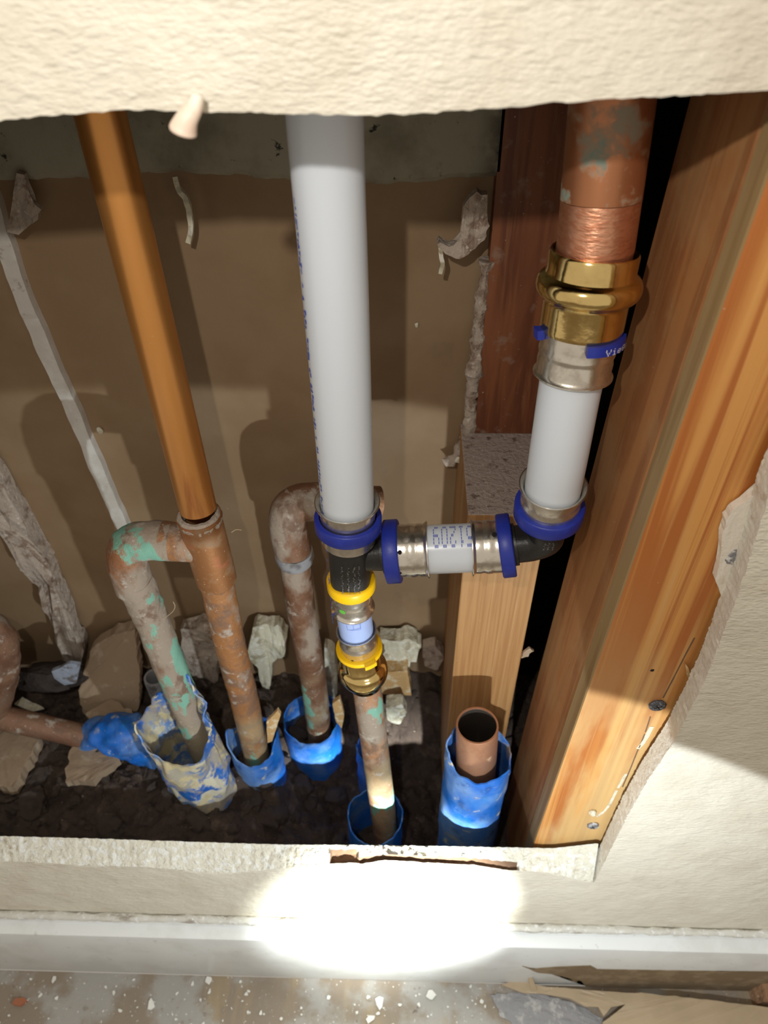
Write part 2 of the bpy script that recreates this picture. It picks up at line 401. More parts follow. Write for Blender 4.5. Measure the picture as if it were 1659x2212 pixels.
# front and back skins as rings out to a big rectangle
X0, X1, Z0, Z1 = -.62, .62, 0.0, 1.25
cx, cz = -.02, .48
def outward(p):
    d = Vector((p.x-cx, 0, p.z-cz)); t = 1e9
    if d.x > 1e-9: t = min(t, (X1-cx)/d.x)
    if d.x < -1e-9: t = min(t, (X0-cx)/d.x)
    if d.z > 1e-9: t = min(t, (Z1-cz)/d.z)
    if d.z < -1e-9: t = min(t, (Z0-cz)/d.z)
    return Vector((cx+d.x*t, p.y, cz+d.z*t))
base = len(V)
steps = [.02, .08, .2, .4, .7, 1.0]
for side, kk in ((0, 0), (1, NR)):
    ring0 = [i*R1+kk for i in range(n)]
    prev = ring0
    for u in steps:
        cur = []
        for i in range(n):
            a = V[i*R1+kk]; b = outward(a); cur.append(len(V)); V.append(a.lerp(b, u))
        for i in range(n):
            i2 = (i+1) % n
            Fc.append((prev[i], prev[i2], cur[i2], cur[i])); mi.append(0 if side == 0 else 2)
        prev = cur
EDGEP = mat('cut_board_edge', (.66, .62, .54), .85, layers=[L((.52, .44, .34), 120, .58, .70), L((.70, .67, .58), 260, .55, .65)], bump=[(400, .6, .001)])
wall = struct(obj('wall_front', V, Fc, [PAINT, GYPSUM, KRAFT, KRAFT_EDGE, EDGEP], smooth=True, mi=mi))

# back wall of the cavity and its upper mouldy board
BY = .190
gx = 60
struct(obj('wall_back', *box((-.6, BY, .05), (.088, BY+.013, 1.15)), KRAFT, smooth=False))
DARKVOID = mat('void_shade_dark', (.05, .03, .02), .95, layers=[L((.08, .05, .03), 40, .5, .65)])  # near-black colour puts the shade of the deep gap into its lining
struct(obj('void_light_stop', *join(box((.215, IY+.001, .05), (.235, .34, 1.17)), box((.05, .32, .05), (.215, .34, 1.17)), box((.05, BY+.014, .05), (.07, .32, 1.17)), box((.05, BY+.0005, .04), (.235, .34, .15)), box((.2151, IY+.001, .04), (.235, .2, .15))), DARKVOID, smooth=False))  # lining added behind the right-hand gap to shut out world light
struct(obj('light_stop_left', *box((-.62, IY+.001, .05), (-.6, BY+.013, 1.17)), KRAFT, smooth=False))  # unseen end block, added so world light enters only through the cut-out
struct(obj('light_stop_top', *box((-.62, IY+.001, 1.15), (.235, .34, 1.17)), DARKVOID, smooth=False))  # unseen top block, added to stop world light leaking in from above
def wavy_board(name, px_bottom, y0, y1, z1, m, seed):
    pts = resample([P(a, b, y0) for a, b in px_bottom], .003); V, Fc = [], []
    for p in pts:
        j = .0015*nz(p, 90, seed)+.0007*nz(p, 400, seed)
        for (yy, zz) in ((y0, z1), (y0, p.z+j+.003), (y0+.003, p.z+j), (y1, p.z+j), (y1, z1)):
            V.append((p.x, yy, zz))
    for i in range(len(pts)-1):
        for k in range(5):
            k2 = (k+1) % 5; Fc.append((i*5+k, (i+1)*5+k, (i+1)*5+k2, i*5+k2))
    Fc += [tuple(range(5)), tuple((len(pts)-1)*5+k for k in range(5))]
    return obj(name, V, Fc, m, smooth=False)
tag(wavy_board('plaster_board', [(-330, 400), (0, 392), (200, 388), (330, 376), (480, 380), (600, 392), (760, 402), (900, 400), (960, 390), (1078, 384)], .178, BY, 1.1, GREY_BOARD, 3),
    'grey-green mouldy board across the top of the cavity, behind the pipes', 'board')
def px_strip(name, pts, y, half, thick, m, label, cat, seed=1, lump=.0006):
    c = spline([P(a, b, y) for a, b in pts], 14); V, Fc = [], []
    for i, p in enumerate(c):
        t = (c[min(i+1, len(c)-1)]-c[max(i-1, 0)]).normalized(); s = Vector((t.z, 0, -t.x)).normalized()
        h = half*(1+.25*nz(p, 60, seed)); h2 = half*(1+.25*nz(p, 60, seed+5))
        o = Vector((0, lump*nz(p, 200, seed), 0))
        V += [p-s*h+Vector((0, thick, 0)), p-s*h*.96+o, p+s*h2*.96+o, p+s*h2+Vector((0, thick, 0))]
    for i in range(len(c)-1):
        for k in range(4):
            k2 = (k+1) % 4; Fc.append((i*4+k, (i+1)*4+k, (i+1)*4+k2, i*4+k2))
    Fc += [(0, 1, 2, 3), tuple(len(V)-4+k for k in range(4))]
    return tag(obj(name, V, Fc, m, smooth=False), label, cat)
STRIPM = mat('white_seam_strip', (.58, .54, .48), .8, layers=[L((.30, .24, .19), 90, .60, .70), L((.68, .65, .60), 30, .45, .6)], bump=[(200, .4, .001)])
px_strip('seam_strip', [(-30, 420), (4, 520), (66, 690), (152, 880), (220, 1040), (268, 1150), (300, 1225)], .184, .0050, .006, STRIPM,
         'long narrow white strip running down the brown back wall at the left', 'strip')
_ps = [P(a, b, .176) for a, b in ((-60, 940), (0, 1030), (48, 1120), (100, 1215), (140, 1300), (182, 1400), (176, 1445), (148, 1440), (120, 1380), (85, 1290), (55, 1240), (10, 1150), (-60, 1070))]
tag(plate('plaster_streak', _ps, (0, 1, 0), .012, PLASTER_D, None, .003, .0025, .006, 4), 'rough white plaster smear down the edge at lower left of the cavity', 'plaster')

# ------------------------------------------------------------------ studs
def prism_y(a, b, c, d, y0, y1, grid=None):
    V = [(p.x, y0, p.z) for p in (a, b, c, d)] + [(p.x, y1, p.z) for p in (a, b, c, d)]
    return V, [(0, 1, 2, 3), (7, 6, 5, 4), (0, 4, 5, 1), (1, 5, 6, 2), (2, 6, 7, 3), (3, 7, 4, 0)]
def bevel(o, wdt=.0012, seg=2):
    m = o.modifiers.new('bevel', 'BEVEL'); m.width = wdt; m.segments = seg; m.limit_method = 'ANGLE'; return o
sA, sB = P(1150, 1832, SY), P(1659, 380, SY)
dirn = (sB-sA).normalized()
lo, hi = sA - dirn*((sA.z-.06)/dirn.z), sA + dirn*((1.1-sA.z)/dirn.z)
sh = lambda p, dx: Vector((p.x+dx, p.y, p.z))
o = obj('flat_stud', *prism_y(lo, sh(lo, .10), sh(hi, .10), hi, SY, IY+.020), [PINE, PINE_PALE], smooth=False, mi=[0, 1, 1, 1, 1, 1])
bevel(o, .0016)
tag(o, 'broad orange pine board facing the room along the right side of the cut-out', 'wood stud')
o = obj('wood_stud', *prism_y(sh(lo, .0006), sh(lo, .095), sh(hi, .095), sh(hi, .0006), IY+.0206, .104), PINE_SIDE, smooth=False)
bevel(o, .0015); tag(o, 'brown pine stud side running back into the cavity, right of the white pipe', 'wood stud')

bt = P(1010, 1112, .100); bz = bt.z; bx0 = bt.x
bx1 = P(1165, 1222, .100).x
blo = .14
V, Fc = box((bx0, .100, blo), (bx1, BY-.0005, bz))
bo = obj('stud_offcut', V, Fc, [BLOCKWOOD, DUST], smooth=False, mi=[0, 1, 0, 0, 0, 0]); bevel(bo, .001)
tag(bo, 'short upright stud ending in a dusty top, behind the horizontal white pipe', 'wood stud')
ux = P(1072, 240, .180).x; ux2 = P(1030, 880, .180).x
ur = .1195
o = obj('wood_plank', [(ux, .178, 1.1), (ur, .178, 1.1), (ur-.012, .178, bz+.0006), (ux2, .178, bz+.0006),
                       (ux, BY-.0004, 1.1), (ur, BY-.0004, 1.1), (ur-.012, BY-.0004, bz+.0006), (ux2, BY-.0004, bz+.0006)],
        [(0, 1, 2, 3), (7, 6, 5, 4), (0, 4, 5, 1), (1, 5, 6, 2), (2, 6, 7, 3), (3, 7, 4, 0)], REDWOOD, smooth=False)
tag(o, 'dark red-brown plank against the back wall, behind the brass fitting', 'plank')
bead = spline([P(a, b, .181) for a, b in [(1052, 560), (1040, 660), (1030, 760), (1018, 860), (1012, 930), (985, 985), (962, 1000)]], 12)
tag(obj('mortar_bead', *tube(bead, [.0042*(1+.5*nz(p, 150, 4)) for p in bead], 12, .0018, 300, 3), PLASTER_D),
    'rough grey mortar bead along the left edge of the red-brown plank', 'mortar')

# ------------------------------------------------------------------ soil at the bottom of the cavity
def ground_z(x, y):
    c = .178
    pit = math.exp(-(((x-.0)/.105)**4))*math.exp(-((y-.07)/.085)**4)
    pr = 1/(1+math.exp(-(x-.03)/.012))
    c -= .070*pit + .05*pr*math.exp(-((y-.03)/.09)**2)
    p = Vector((x, y, 0))
    return c + .010*noise.noise(p*28) + .006*noise.noise(p*70) + .0055*noise.noise(p*130) + .0025*noise.noise(p*330)
V, Fc = [], []; nx, ny = 380, 100
for j in range(ny+1):
    for i in range(nx+1):
        x = -.50 + .715*i/nx; y = IY+.0006 + (BY-IY-.0012)*j/ny
        V.append((x, y, ground_z(x, y)))
for j in range(ny):
    for i in range(nx):
        a = j*(nx+1)+i; Fc.append((a, a+1, a+nx+2, a+nx+1))
gr = obj('ground', V, Fc, SOIL); gr['kind'] = 'structure'

# ------------------------------------------------------------------ old copper tee assembly (left)
def rp(px_w, p):                       # radius in metres of something px_w pixels wide at point p
    return px_w*.5*((p-CAM).dot(FWD))/F_PX
YA = .095
t = thing('copper_tee_assembly', 'orange copper riser with a soldered tee feeding two corroded pipes, at left', 'copper pipe', P(430, 1170, YA))
a0, a1 = P(205, 200, .115), P(428, 1098, YA)
a0 = a1 + (a0-a1)*1.25
obj('riser', *tube([a0.lerp(a1, k/20) for k in range(21)], .0106, 48), COPPER, t)['label'] = 'bright orange copper riser'
q0, q1 = P(429, 1112, YA), P(468, 1252, YA)
rT = .0128
te = obj('tee', *lathe(q0, q1, [(0, rT*.86), (0, rT*1.02), (.05, rT*1.04), (.12, rT), (.45, rT*1.0), (.78, rT), (.9, rT*.99), (1.0, rT*.98), (1.0, rT*.83), (.5, rT*.8)]), COPPER_FIT, t)
b0, b1 = P(441, 1176, YA), P(350, 1168, YA)
obj('tee_branch', *lathe(b0, b1, [(0, .0112), (.35, .0112), (.6, .0118), (1.0, .0122), (1.0, .009), (0, .009)], lump=.0004), COR_B, t)
obj('solder_collar', *lathe(q0, q0.lerp(q1, .1), [(-.3, .0098), (-.3, .0116), (0, .0126), (.5, .0134), (1, .0128), (1, .0098)], lump=.0005, ls=400), PLASTER_D, t)['label'] = 'dusty grey-white solder rim'
el = spline([P(372, 1170, YA), P(335, 1168, YA), P(300, 1170, YA), P(277, 1186, YA), P(277, 1225, YA), P(292, 1268, YA)], 6)
obj('elbow', *tube(el, .0122, 36, .0009, 160, 2), COR_A, t)
dn = spline([P(288, 1252, YA), P(322, 1325, YA), P(392, 1500, YA-.004), P(430, 1590, YA-.008), P(470, 1690, YA-.012)], 12)
obj('dusty_down_pipe', *tube(dn, [.0118 if i < 5 else .0112 for i in range(len(dn))], 40, .0012, 150, 5), COR_A, t)['label'] = 'pipe crusted with grey dust and green corrosion'
dn2 = spline([P(464, 1236, YA), P(494, 1380, YA+.001), P(525, 1500, YA+.002), P(552, 1620, YA+.003), P(568, 1700, YA+.003)], 12)
obj('down_pipe', *tube(dn2, .0107, 40, .0005, 200, 7), COR_B, t)['label'] = 'brown pipe with pale plaster down its left side'

# mottled elbow pipe behind the white riser
YC = .133
t = thing('copper_elbow_pipe', 'mottled old copper pipe with an elbow at its top, behind the white riser', 'copper pipe', P(688, 1610, YC))
c1 = spline([P(652, 1180, YC), P(672, 1300, YC), P(690, 1450, YC), P(700, 1570, YC), P(706, 1680, YC)], 12)
c1 = spline([P(633, 1180, YC), P(648, 1300, YC), P(675, 1460, YC), P(690, 1580, YC), P(700, 1680, YC)], 12)
obj('pipe', *tube(c1, .0106, 36, .0007, 170, 9), COR_C, t)
e1 = spline([P(712, 1084, YC+.008), P(680, 1084, YC+.006), P(650, 1086, YC+.003), P(627, 1102, YC), P(623, 1140, YC), P(636, 1205, YC)], 7)
obj('elbow', *tube(e1, .0126, 36, .0006, 170, 3), COR_C, t)
obj('pipe_branch', *tube([P(662, 1084, YC+.004), P(820, 1084, YC+.016)], .0106, 32), COR_D, t)
obj('solder_collar', *lathe(P(634, 1188, YC), P(638, 1212, YC), [(0, .0105), (0, .013), (.6, .0133), (1, .0122), (1, .0105)], lump=.0005), GREYP, t)

# ------------------------------------------------------------------ white PEX manifold with press fittings
YB = .072
bx = [(0, 688), (260, 701), (700, 729), (1060, 749), (1150, 753), (1240, 757), (1310, 762), (1370, 771), (1400, 776), (1450, 784), (1490, 793), (1600, 808), (1740, 826), (1830, 837)]
def BX(y):
    for (ya, xa_), (yb, xb_) in zip(bx, bx[1:]):
        if ya <= y <= yb: return xa_ + (xb_-xa_)*(y-ya)/(yb-ya)
def B(y, dy=0): return P(BX(y), y, YB+dy)
t = thing('pex_manifold', 'white plastic water piping joined by black, steel and brass press fittings, centre to right', 'water pipe', B(1200))
def ring(name, p0, p1, ri, ro, m, par, bev=.0008, label=None):
    l = (Vector(p1)-Vector(p0)).length; u = bev/l
    o = obj(name, *lathe(p0, p1, [(0, ri), (0, ro-bev), (u*.5, ro-bev*.3), (u, ro), (1-u, ro), (1-u*.5, ro-bev*.3), (1, ro-bev), (1, ri)], 64), m, par)
    if label: o['label'] = label
    return o
def sleeve(p0, p1, r, par, flange=.0024, wall=.0006, m=None, press=(.35, .62)):
    """pressed stainless sleeve: flared lip at p0, two press grooves"""
    pr = [(0, r+flange), (.03, r+flange), (.06, r+flange*.5), (.12, r), (press[0]-.08, r+.0002), (press[0], r-.0001), (press[0]+.06, r-.0001), (press[0]+.12, r+.0003),
          (press[1], r+.0003), (press[1]+.06, r-.0001), (press[1]+.14, r+.0001), (1, r+.0001), (1, r-wall), (.12, r-wall), (.05, r-wall+flange*.4), (0, r+flange-wall)]
    o = obj('press_sleeve', *lathe(p0, p1, pr, 64), m or STEEL, par); return o
RP = .0139
pz = obj('pipe', *tube([B(y_) for y_ in (90, 200, 350, 500, 650, 800, 950, 1060, 1150)], RP, 64), PEX, t); pz['label'] = 'long white riser pipe'
sl = sleeve(B(1082), B(1162), .0149, t)
ring('lock_ring', B(1113), B(1138), .0155, .0181, BLUE, t, label='blue ring at the foot of the long riser')
# tee body
tp = [B(y_) for y_ in (1120, 1160, 1200, 1240, 1262)]
tb = obj('tee', *join(tube(tp, .0122, 40, sq=.10), tube([P(757, 1200, YB), P(800, 1196, YB), P(850, 1191, YB)], [.0095, .0092, .0105], 40, sq=.10),
                      lathe(P(826, 1194, YB), P(836, 1193, YB), [(0, .009), (0, .0118), (1, .0118), (1, .009)])), BLACK, t)
ring('yellow_ring', B(1247), B(1270), .0095, .0142, YELLOW, t, .0016, 'yellow ring under the black tee')
sleeve(B(1312), B(1262), .0117, t, .0016)
obj('pipe', *tube([B(y_) for y_ in (1290, 1330, 1370, 1395)], .0107, 48), PEX_S, t)['label'] = 'short translucent bluish pipe'
sleeve(B(1360), B(1402), .0117, t, .0010)
ring('yellow_ring', B(1396), B(1403), .0118, .0149, YELLOW, t, .0006, 'thin yellow ring with a tab, above the brass coupling')
t0, t1 = B(1396), B(1403)
rb = .0122
obj('yellow_tab', *lathe(t0, t1, [(0, .014), (0, .0172), (1, .0172), (1, .014)], 12, arc=(-.75, -.28)), YELLOW, t)
obj('brass_coupling', *lathe(B(1403), B(1474), [(0, .0108), (0, .0128), (.04, .0132), (.30, .0136), (.40, .0141)] + [(.60-.19*math.cos(q*math.pi/10), .0140+.0024*math.sin(q*math.pi/10)) for q in range(1, 10)] + [(.80, .0130), (.84, .0120), (.97, .0118), (1, .0115), (1, .0107)], 64), BRASS, t)
dpts = [P(BX(y_), y_, YB+dy_) for y_, dy_ in ((1440, .010), (1490, .008), (1560, .003), (1640, -.003), (1740, -.011), (1830, -.017))]
obj('supply_pipe', *tube(spline(dpts, 8), .0102, 48, .0003, 250, 4), COR_D, t)['label'] = 'copper supply pipe with green and white scale'
dirv = (dpts[-1]-dpts[-2]).normalized()
# horizontal run
HX = [(757, 1200), (845, 1191), (925, 1187), (1020, 1183), (1085, 1180), (1178, 1166)]
def Hh(x):
    for (xa_, ya), (xb_, yb) in zip(HX, HX[1:]):
        if xa_ <= x <= xb_: return P(x, ya+(yb-ya)*(x-xa_)/(xb_-xa_), YB)
hp = obj('pipe', *tube([Hh(890), Hh(920), Hh(970), Hh(1020), Hh(1060)], .0137, 64), PEX, t); hp['label'] = 'short horizontal white pipe with blue number'
sleeve(Hh(925), Hh(858), .0147, t, .0014)
sleeve(Hh(1018), Hh(1085), .0147, t, .0014)
ring('lock_ring', Hh(832), Hh(864), .011, .0180, BLUE, t, label='blue ring on the side of the black tee')
ring('lock_ring', Hh(1078), Hh(1108), .0150, .0178, BLUE, t, label='blue ring between horizontal pipe and black elbow')
# inspection holes and printed dashes on the sleeves
def on_cyl(p0, p1, u, ang, r):
    tt, nn, bb = frames([Vector(p0), Vector(p1)])[0]
    return Vector(p0).lerp(Vector(p1), u) + (nn*math.cos(ang)+bb*math.sin(ang))*r, tt, nn*math.cos(ang)+bb*math.sin(ang)
def disc_on(name, p0, p1, u, ang, r, rad, m, par, squash=1):
    c, tt, nr = on_cyl(p0, p1, u, ang, r); s = tt.cross(nr); V = [c+nr*.00015]
    for k in range(14):
        a = 2*math.pi*k/14; V.append(c + tt*math.cos(a)*rad*squash + s*math.sin(a)*rad - nr*(rad*math.sin(a))**2/(2*r))
    V.append(c-nr*.0006)
    return obj(name, V, [(0, 1+k, 1+(k+1) % 14) for k in range(14)] + [(15, 1+(k+1) % 14, 1+k) for k in range(14)], m, par)
disc_on('inspection_hole', Hh(925), Hh(858), .86, .75, .0149, .0013, HOLE, t, .9)
disc_on('inspection_hole', Hh(925), Hh(858), .90, -.15, .0149, .0009, HOLE, t, .9)
disc_on('inspection_hole', Hh(1018), Hh(1085), .72, -1.25, .0149, .0014, HOLE, t)
disc_on('green_dot', B(1312), B(1262), .42, -.45, .0121, .0021, GREEN, t, .8)
disc_on('inspection_hole', B(1360), B(1402), .86, .30, .0119, .0009, HOLE, t)
# right-hand riser
YR = .062
rx = [(90, 1337), (240, 1320), (560, 1283), (620, 1268), (700, 1256), (760, 1246), (825, 1233), (950, 1212), (1050, 1195), (1110, 1184), (1160, 1178)]
def RX(y):
    for (ya, xa_), (yb, xb_) in zip(rx, rx[1:]):
        if ya <= y <= yb: return P(xa_+(xb_-xa_)*(y-ya)/(yb-ya), y, YR + .010*max(0, (y-1000)/160) + .024*(1-(y-90)/1020))
ex = spline([Hh(1092), Hh(1120), Hh(1150), RX(1158), RX(1135), RX(1098)], 6)
el = obj('elbow', *join(tube(ex, [.0100]*len(ex), 36, sq=.10), lathe(Hh(1104), Hh(1116), [(0, .009), (0, .0118), (1, .0118), (1, .009)])), BLACK, t); el['label'] = 'black plastic elbow'
obj('pipe', *tube([RX(y_) for y_ in (800, 860, 920, 980, 1040, 1095)], .0139, 64), PEX, t)['label'] = 'short upright white pipe at right'
sleeve(RX(1046), RX(1112), .0150, t, .0020)
ring('lock_ring', RX(1087), RX(1112), .0153, .0180, BLUE, t, label='blue ring on the black elbow under the short upright pipe')
sleeve(RX(806), RX(712), .0162, t, .0013, press=(.42, .60))
r0, r1 = RX(540), RX(712)
obj('brass_coupling', *lathe(r0, r1, [(0, .0166), (0, .0174), (.03, .0180), (.22, .0180), (.27, .0184)] + [(.42-.135*math.cos(q*math.pi/12), .0186+.0030*math.sin(q*math.pi/12)) for q in range(1, 12)] + [(.58, .0183), (.63, .0177), (.95, .0176), (1, .0172), (1, .0160), (.1, .0160)], 72), BRASS, t)['label'] = 'large brass press coupling'
obj('seal', *lathe(RX(556), RX(575), [(0, .0150), (0, .0167), (1, .0167), (1, .0150)]), HOLE, t)
bl = obj('lock_ring', *lathe(RX(712), RX(733), [(0, .0166), (0, .0190), (.5, .0194), (1, .0194), (1, .0166)], 20, arc=(-1.38, .02)), BLUE, t); bl['label'] = 'broken blue ring under the large brass coupling'
obj('ring_stub', *lathe(RX(704), RX(724), [(0, .0166), (0, .0203), (1, .0198), (1, .0166)], 6, arc=(1.25, 1.55)), BLUE, bl)
obj('sanded_pipe', *tube([RX(430), RX(480), RX(530), RX(600)], .0153, 56), COP_SAND, t)['label'] = 'sanded shiny copper end'
obj('tarnished_pipe', *tube([RX(y_) for y_ in (95, 200, 300, 360, 429)], .0154, 56), COP_TARN, t)['label'] = 'tarnished copper pipe going up'

# printing: dot-matrix number on the horizontal pipe (upside down to the viewer), dashes along the riser
GL = {'5': ['11111', '10000', '11110', '00001', '00001', '10001', '01110'], '1': ['00100', '01100', '00100', '00100', '00100', '00100', '01110'],
      '2': ['01110', '10001', '00001', '00110', '01000', '10000', '11111'], '0': ['01110', '10001', '10001', '10001', '10001', '10001', '01110'],
      '9': ['01110', '10001', '10001', '01111', '00001', '00001', '01110'],
      'V': ['10001', '10001', '10001', '01010', '01010', '00100', '00100'], 'i': ['00100', '00000', '01100', '00100', '00100', '00100', '01110'],
      'e': ['00000', '00000', '01110', '10001', '11111', '10000', '01110'], 'g': ['00000', '01111', '10001', '10001', '01111', '00001', '01110'],
      'a': ['00000', '00000', '01110', '00001', '01111', '10001', '01111']}
def dots_on(name, p0, p1, r, items, m, par, size, sz=None):
    """items: (u along axis in metres from p0, angle) each a small raised square"""
    tt, nn, bb = frames([Vector(p0), Vector(p1)])[0]; V, Fc = [], []
    for s, a, (su, sa) in [(i[0], i[1], i[2] if len(i) > 2 else (sz or (size, size))) for i in items]:
        o = len(V)
        for du, da in ((-1, -1), (1, -1), (1, 1), (-1, 1)):
            aa = a + da*sa*.5/r
            V.append(Vector(p0)+tt*(s+du*su*.5)+(nn*math.cos(aa)+bb*math.sin(aa))*(r+.00012))
        Fc.append((o, o+1, o+2, o+3))
    return obj(name, V, Fc, m, par, smooth=False)
def word(txt, s0, pitch_c, dot, a_top, a_step, rot180, sgn=1):
    out = []
    for ci, ch in enumerate(txt):
        for rr in range(7):
            for cc in range(5):
                if GL[ch][rr][cc] == '1':
                    uu = ci*pitch_c + cc*dot; out.append((s0 - uu if rot180 else s0 + uu, a_top + sgn*rr*a_step))
    return out
dots_on('printed_number', Hh(925), Hh(1020), .0137, word('51209', .0242, .0045, .00068, -.90, .150, True, -1), INK, hp, .00050, (.00045, .0017))
items = []
rnd = random.Random(5); s_ = .05
while s_ < .30:
    for _ in range(3):
        items.append((s_, 1.12 + rnd.uniform(-.07, .07), (rnd.uniform(.0008, .0025), rnd.choice((.0004, .0012)))))
    s_ += rnd.choice((.0022, .0026, .0026, .0060))
dots_on('printed_line', B(90), B(1060), RP, items, INK, pz, .0005)
items = [(s, 1.25 + rnd.uniform(-.06, .06), (.0012, .0008)) for s in [.002*k for k in range(2, 40)] if rnd.random() < .8]
dots_on('printed_line', RX(800), RX(1095), .0139, items, INK, t, .0005)
pp = [c for c in t.children if c.name.startswith('pipe') and c.get('label', '').startswith('short trans')][0]
items = []
for k in range(16):
    items.append((.0125+.00035*k*0, -.40+.05*k, (.0003, .0006)))
for k in range(5): items += [(.0125+.0011*k, -.40, (.0009, .0003)), (.0125+.0011*k, .38, (.0009, .0003)), (.0125+.0011*k, .0, (.0006, .0003))]
for k in range(9): items += [(.0165+.0002*k, -.38+.09*k, (.0003, .0007)), (.0180, -.38+.09*k, (.0003, .0006))]
dots_on('printed_mark', B(1290), B(1395), .0107, items, INK, pp, .0004)
# moulded size and standard marks on the black fittings (too worn to read) as fine raised dashes
def marks(name, p0, p1, r, rows, par, seed, m=MARK):
    rnd = random.Random(seed); it = []
    for ang in rows:
        s = .002
        while s < (Vector(p1)-Vector(p0)).length*.8:
            it.append((s, ang+rnd.uniform(-.04, .04), (rnd.uniform(.0003, .0011), rnd.uniform(.0003, .0010)))); s += rnd.uniform(.0009, .0016)
    return dots_on(name, p0, p1, r, it, m, par, .0004)
marks('moulded_mark', B(1185), B(1262),   .0131, (.0, -.24, -.45, .28), tb, 3)
marks('moulded_mark', RX(1135), RX(1160), .0108, (.2, .0, -.2), el, 4)
dots_on('printed_word', RX(712), RX(733), .0195, [(.0040-.00042*rr, -.40-.028*(ci*6+cc), (.0004, .00050)) for ci, ch in enumerate('Viega') for rr in range(7) for cc in range(5) if GL[ch][6-rr][cc] == '1'], WHITE, bl, .0005)

# ------------------------------------------------------------------ open stub
YS = .056
s0, s1 = P(1031, 1566, YS), P(1026, 1720, YS-.001)
s1 = s0 + (s1-s0)*1.35
o = thing('copper_stub', 'open-ended clean copper stub standing in a blue sleeve, at right', 'copper pipe', s1)
R_ = .0145
obj('tube_wall', *lathe(s0, s1, [(0, R_-.0014), (0, R_-.0003), (.006, R_), (.05, R_), (1, R_), (1, R_-.0014)], 64), COP_PINK, o)
obj('bore', *lathe(s0.lerp(s1, .01), s1, [(0, R_-.0015), (1, R_-.0015), (1, .0005)], 48, closed=False), COP_IN, o)
blob('plaster_splash', s0.lerp(s1, .62)+Vector((-.004, -.0128, 0)), .0028, PLASTER, o, 3, .4, 2, (1, .3, 1.2))

# ------------------------------------------------------------------ blue plastic sleeves round the pipes
def pipe_sleeve(label, ctr, r, ztop_fn, zbot, m, seed, lump=.001, seg=72, squash=(1, 1), flare=0, lean=(0, 0), wall=.0011, freq=1):
    ctr = Vector(ctr); V, Fc = [], []; rows = 16
    for k in range(seg):
        a = 2*math.pi*k/seg; dx, dy = math.sin(a), -math.cos(a)        # a=0 faces the room, a=pi/2 right
        zt = ztop_fn(a)
        for wl in (0, 1):
            for j in range(rows+1):
                u = j/rows if wl == 0 else 1-j/rows
                z = zbot + (zt-zbot)*u
                rr = r + flare*u**3
                p = Vector((ctr.x + dx*rr*squash[0] + lean[0]*(z-zbot), ctr.y + dy*rr*squash[1] + lean[1]*(z-zbot), z))
                p += Vector((dx, dy, 0))*(lump*(nz(p, 70*freq, seed)+.6*freq*nz(p, 160*freq, seed+1))*(.3+u))
                p -= Vector((dx, dy, 0))*(wall*wl)
                V.append(p)
    st = 2*(rows+1)
    for k in range(seg):
        k2 = (k+1) % seg
        for j in range(st):
            j2 = (j+1) % st
            Fc.append((k*st+j, k2*st+j, k2*st+j2, k*st+j2))
    base = Vector((ctr.x, ctr.y, zbot))
    o = obj('pipe_sleeve', V, Fc, m, loc=base)
    return tag(o, label, 'pipe sleeve')
def ragged(z0, amp, tilt_x=0, tilt_y=0, seed=0, bumps=()):
    def f(a):
        z = z0 + tilt_x*math.sin(a) - tilt_y*math.cos(a) + amp*noise.noise(Vector((math.cos(a)*1.8, math.sin(a)*1.8, seed*3.3))) + .35*amp*noise.noise(Vector((math.cos(a)*6, math.sin(a)*6, seed*3.3)))
        for c, wd, h in bumps:
            d = (a-c+math.pi) % (2*math.pi)-math.pi; z += h*math.exp(-(d/wd)**2)
        return z
    return f
def zpx(px, py, y): return P(px, py, y).z
c = P(1023, 1700, YS); 
pipe_sleeve('blue sleeve round the open copper stub, yellowed at its lower front', (c.x, YS, 0), .0235, ragged(zpx(1023, 1694, YS-.0235), .005, -.001, .003, 2, [(-1.9, .5, .008), (.9, .5, .004)]), .095, SLV1, 2, .0018)
c = P(558, 1640, .099)
pipe_sleeve('blue sleeve round the brown down pipe of the copper tee', (c.x, .099, 0), .0208, ragged(zpx(560, 1652, .078), .005, .004, .003, 5, [(-1.6, .5, .014), (1.5, .4, .010)]), .10, SLV1, 7, .0012)
c = P(679, 1590, .136)
pipe_sleeve('bright blue wide sleeve round the mottled pipe behind the white riser', (c.x, .134, 0), .0245, ragged(zpx(680, 1606, .110), .005, -.001, .002, 8, [(2.6, .6, .006), (1.3, .4, .006), (-.9, .4, .004)]), .10, SLV2, 12, .0016)
c = P(815, 1715, .052)
pipe_sleeve('shadowed dark blue sleeve round the scaled copper supply pipe', (c.x-.003, .056, 0), .0225, ragged(.172, .006, 0, .002, 11), .085, SLV2, 15, .0015)
c = P(775, 1650, .11)
pipe_sleeve('narrow blue sleeve half hidden behind the scaled copper supply pipe', (c.x+.012, .112, 0), .0135, ragged(zpx(775, 1640, .10), .006, 0, .002, 13), .10, SLV2, 18, .001, 48)
# crumpled bag-like sleeve round the dusty pipe
c = P(452, 1660, .078)
pipe_sleeve('crumpled torn blue sleeve caked with plaster, round the dusty green pipe', (c.x, .075, 0), .0225,
            ragged(zpx(440, 1655, .05), .006, .004, .006, 21, [(-1.2, .6, .030), (2.35, .55, .055), (-2.6, .5, .020), (1.7, .35, .012)]), .105, BAG, 22, .0050, 120, (1.10, .95), .0015, (-.085, 0), freq=.85)
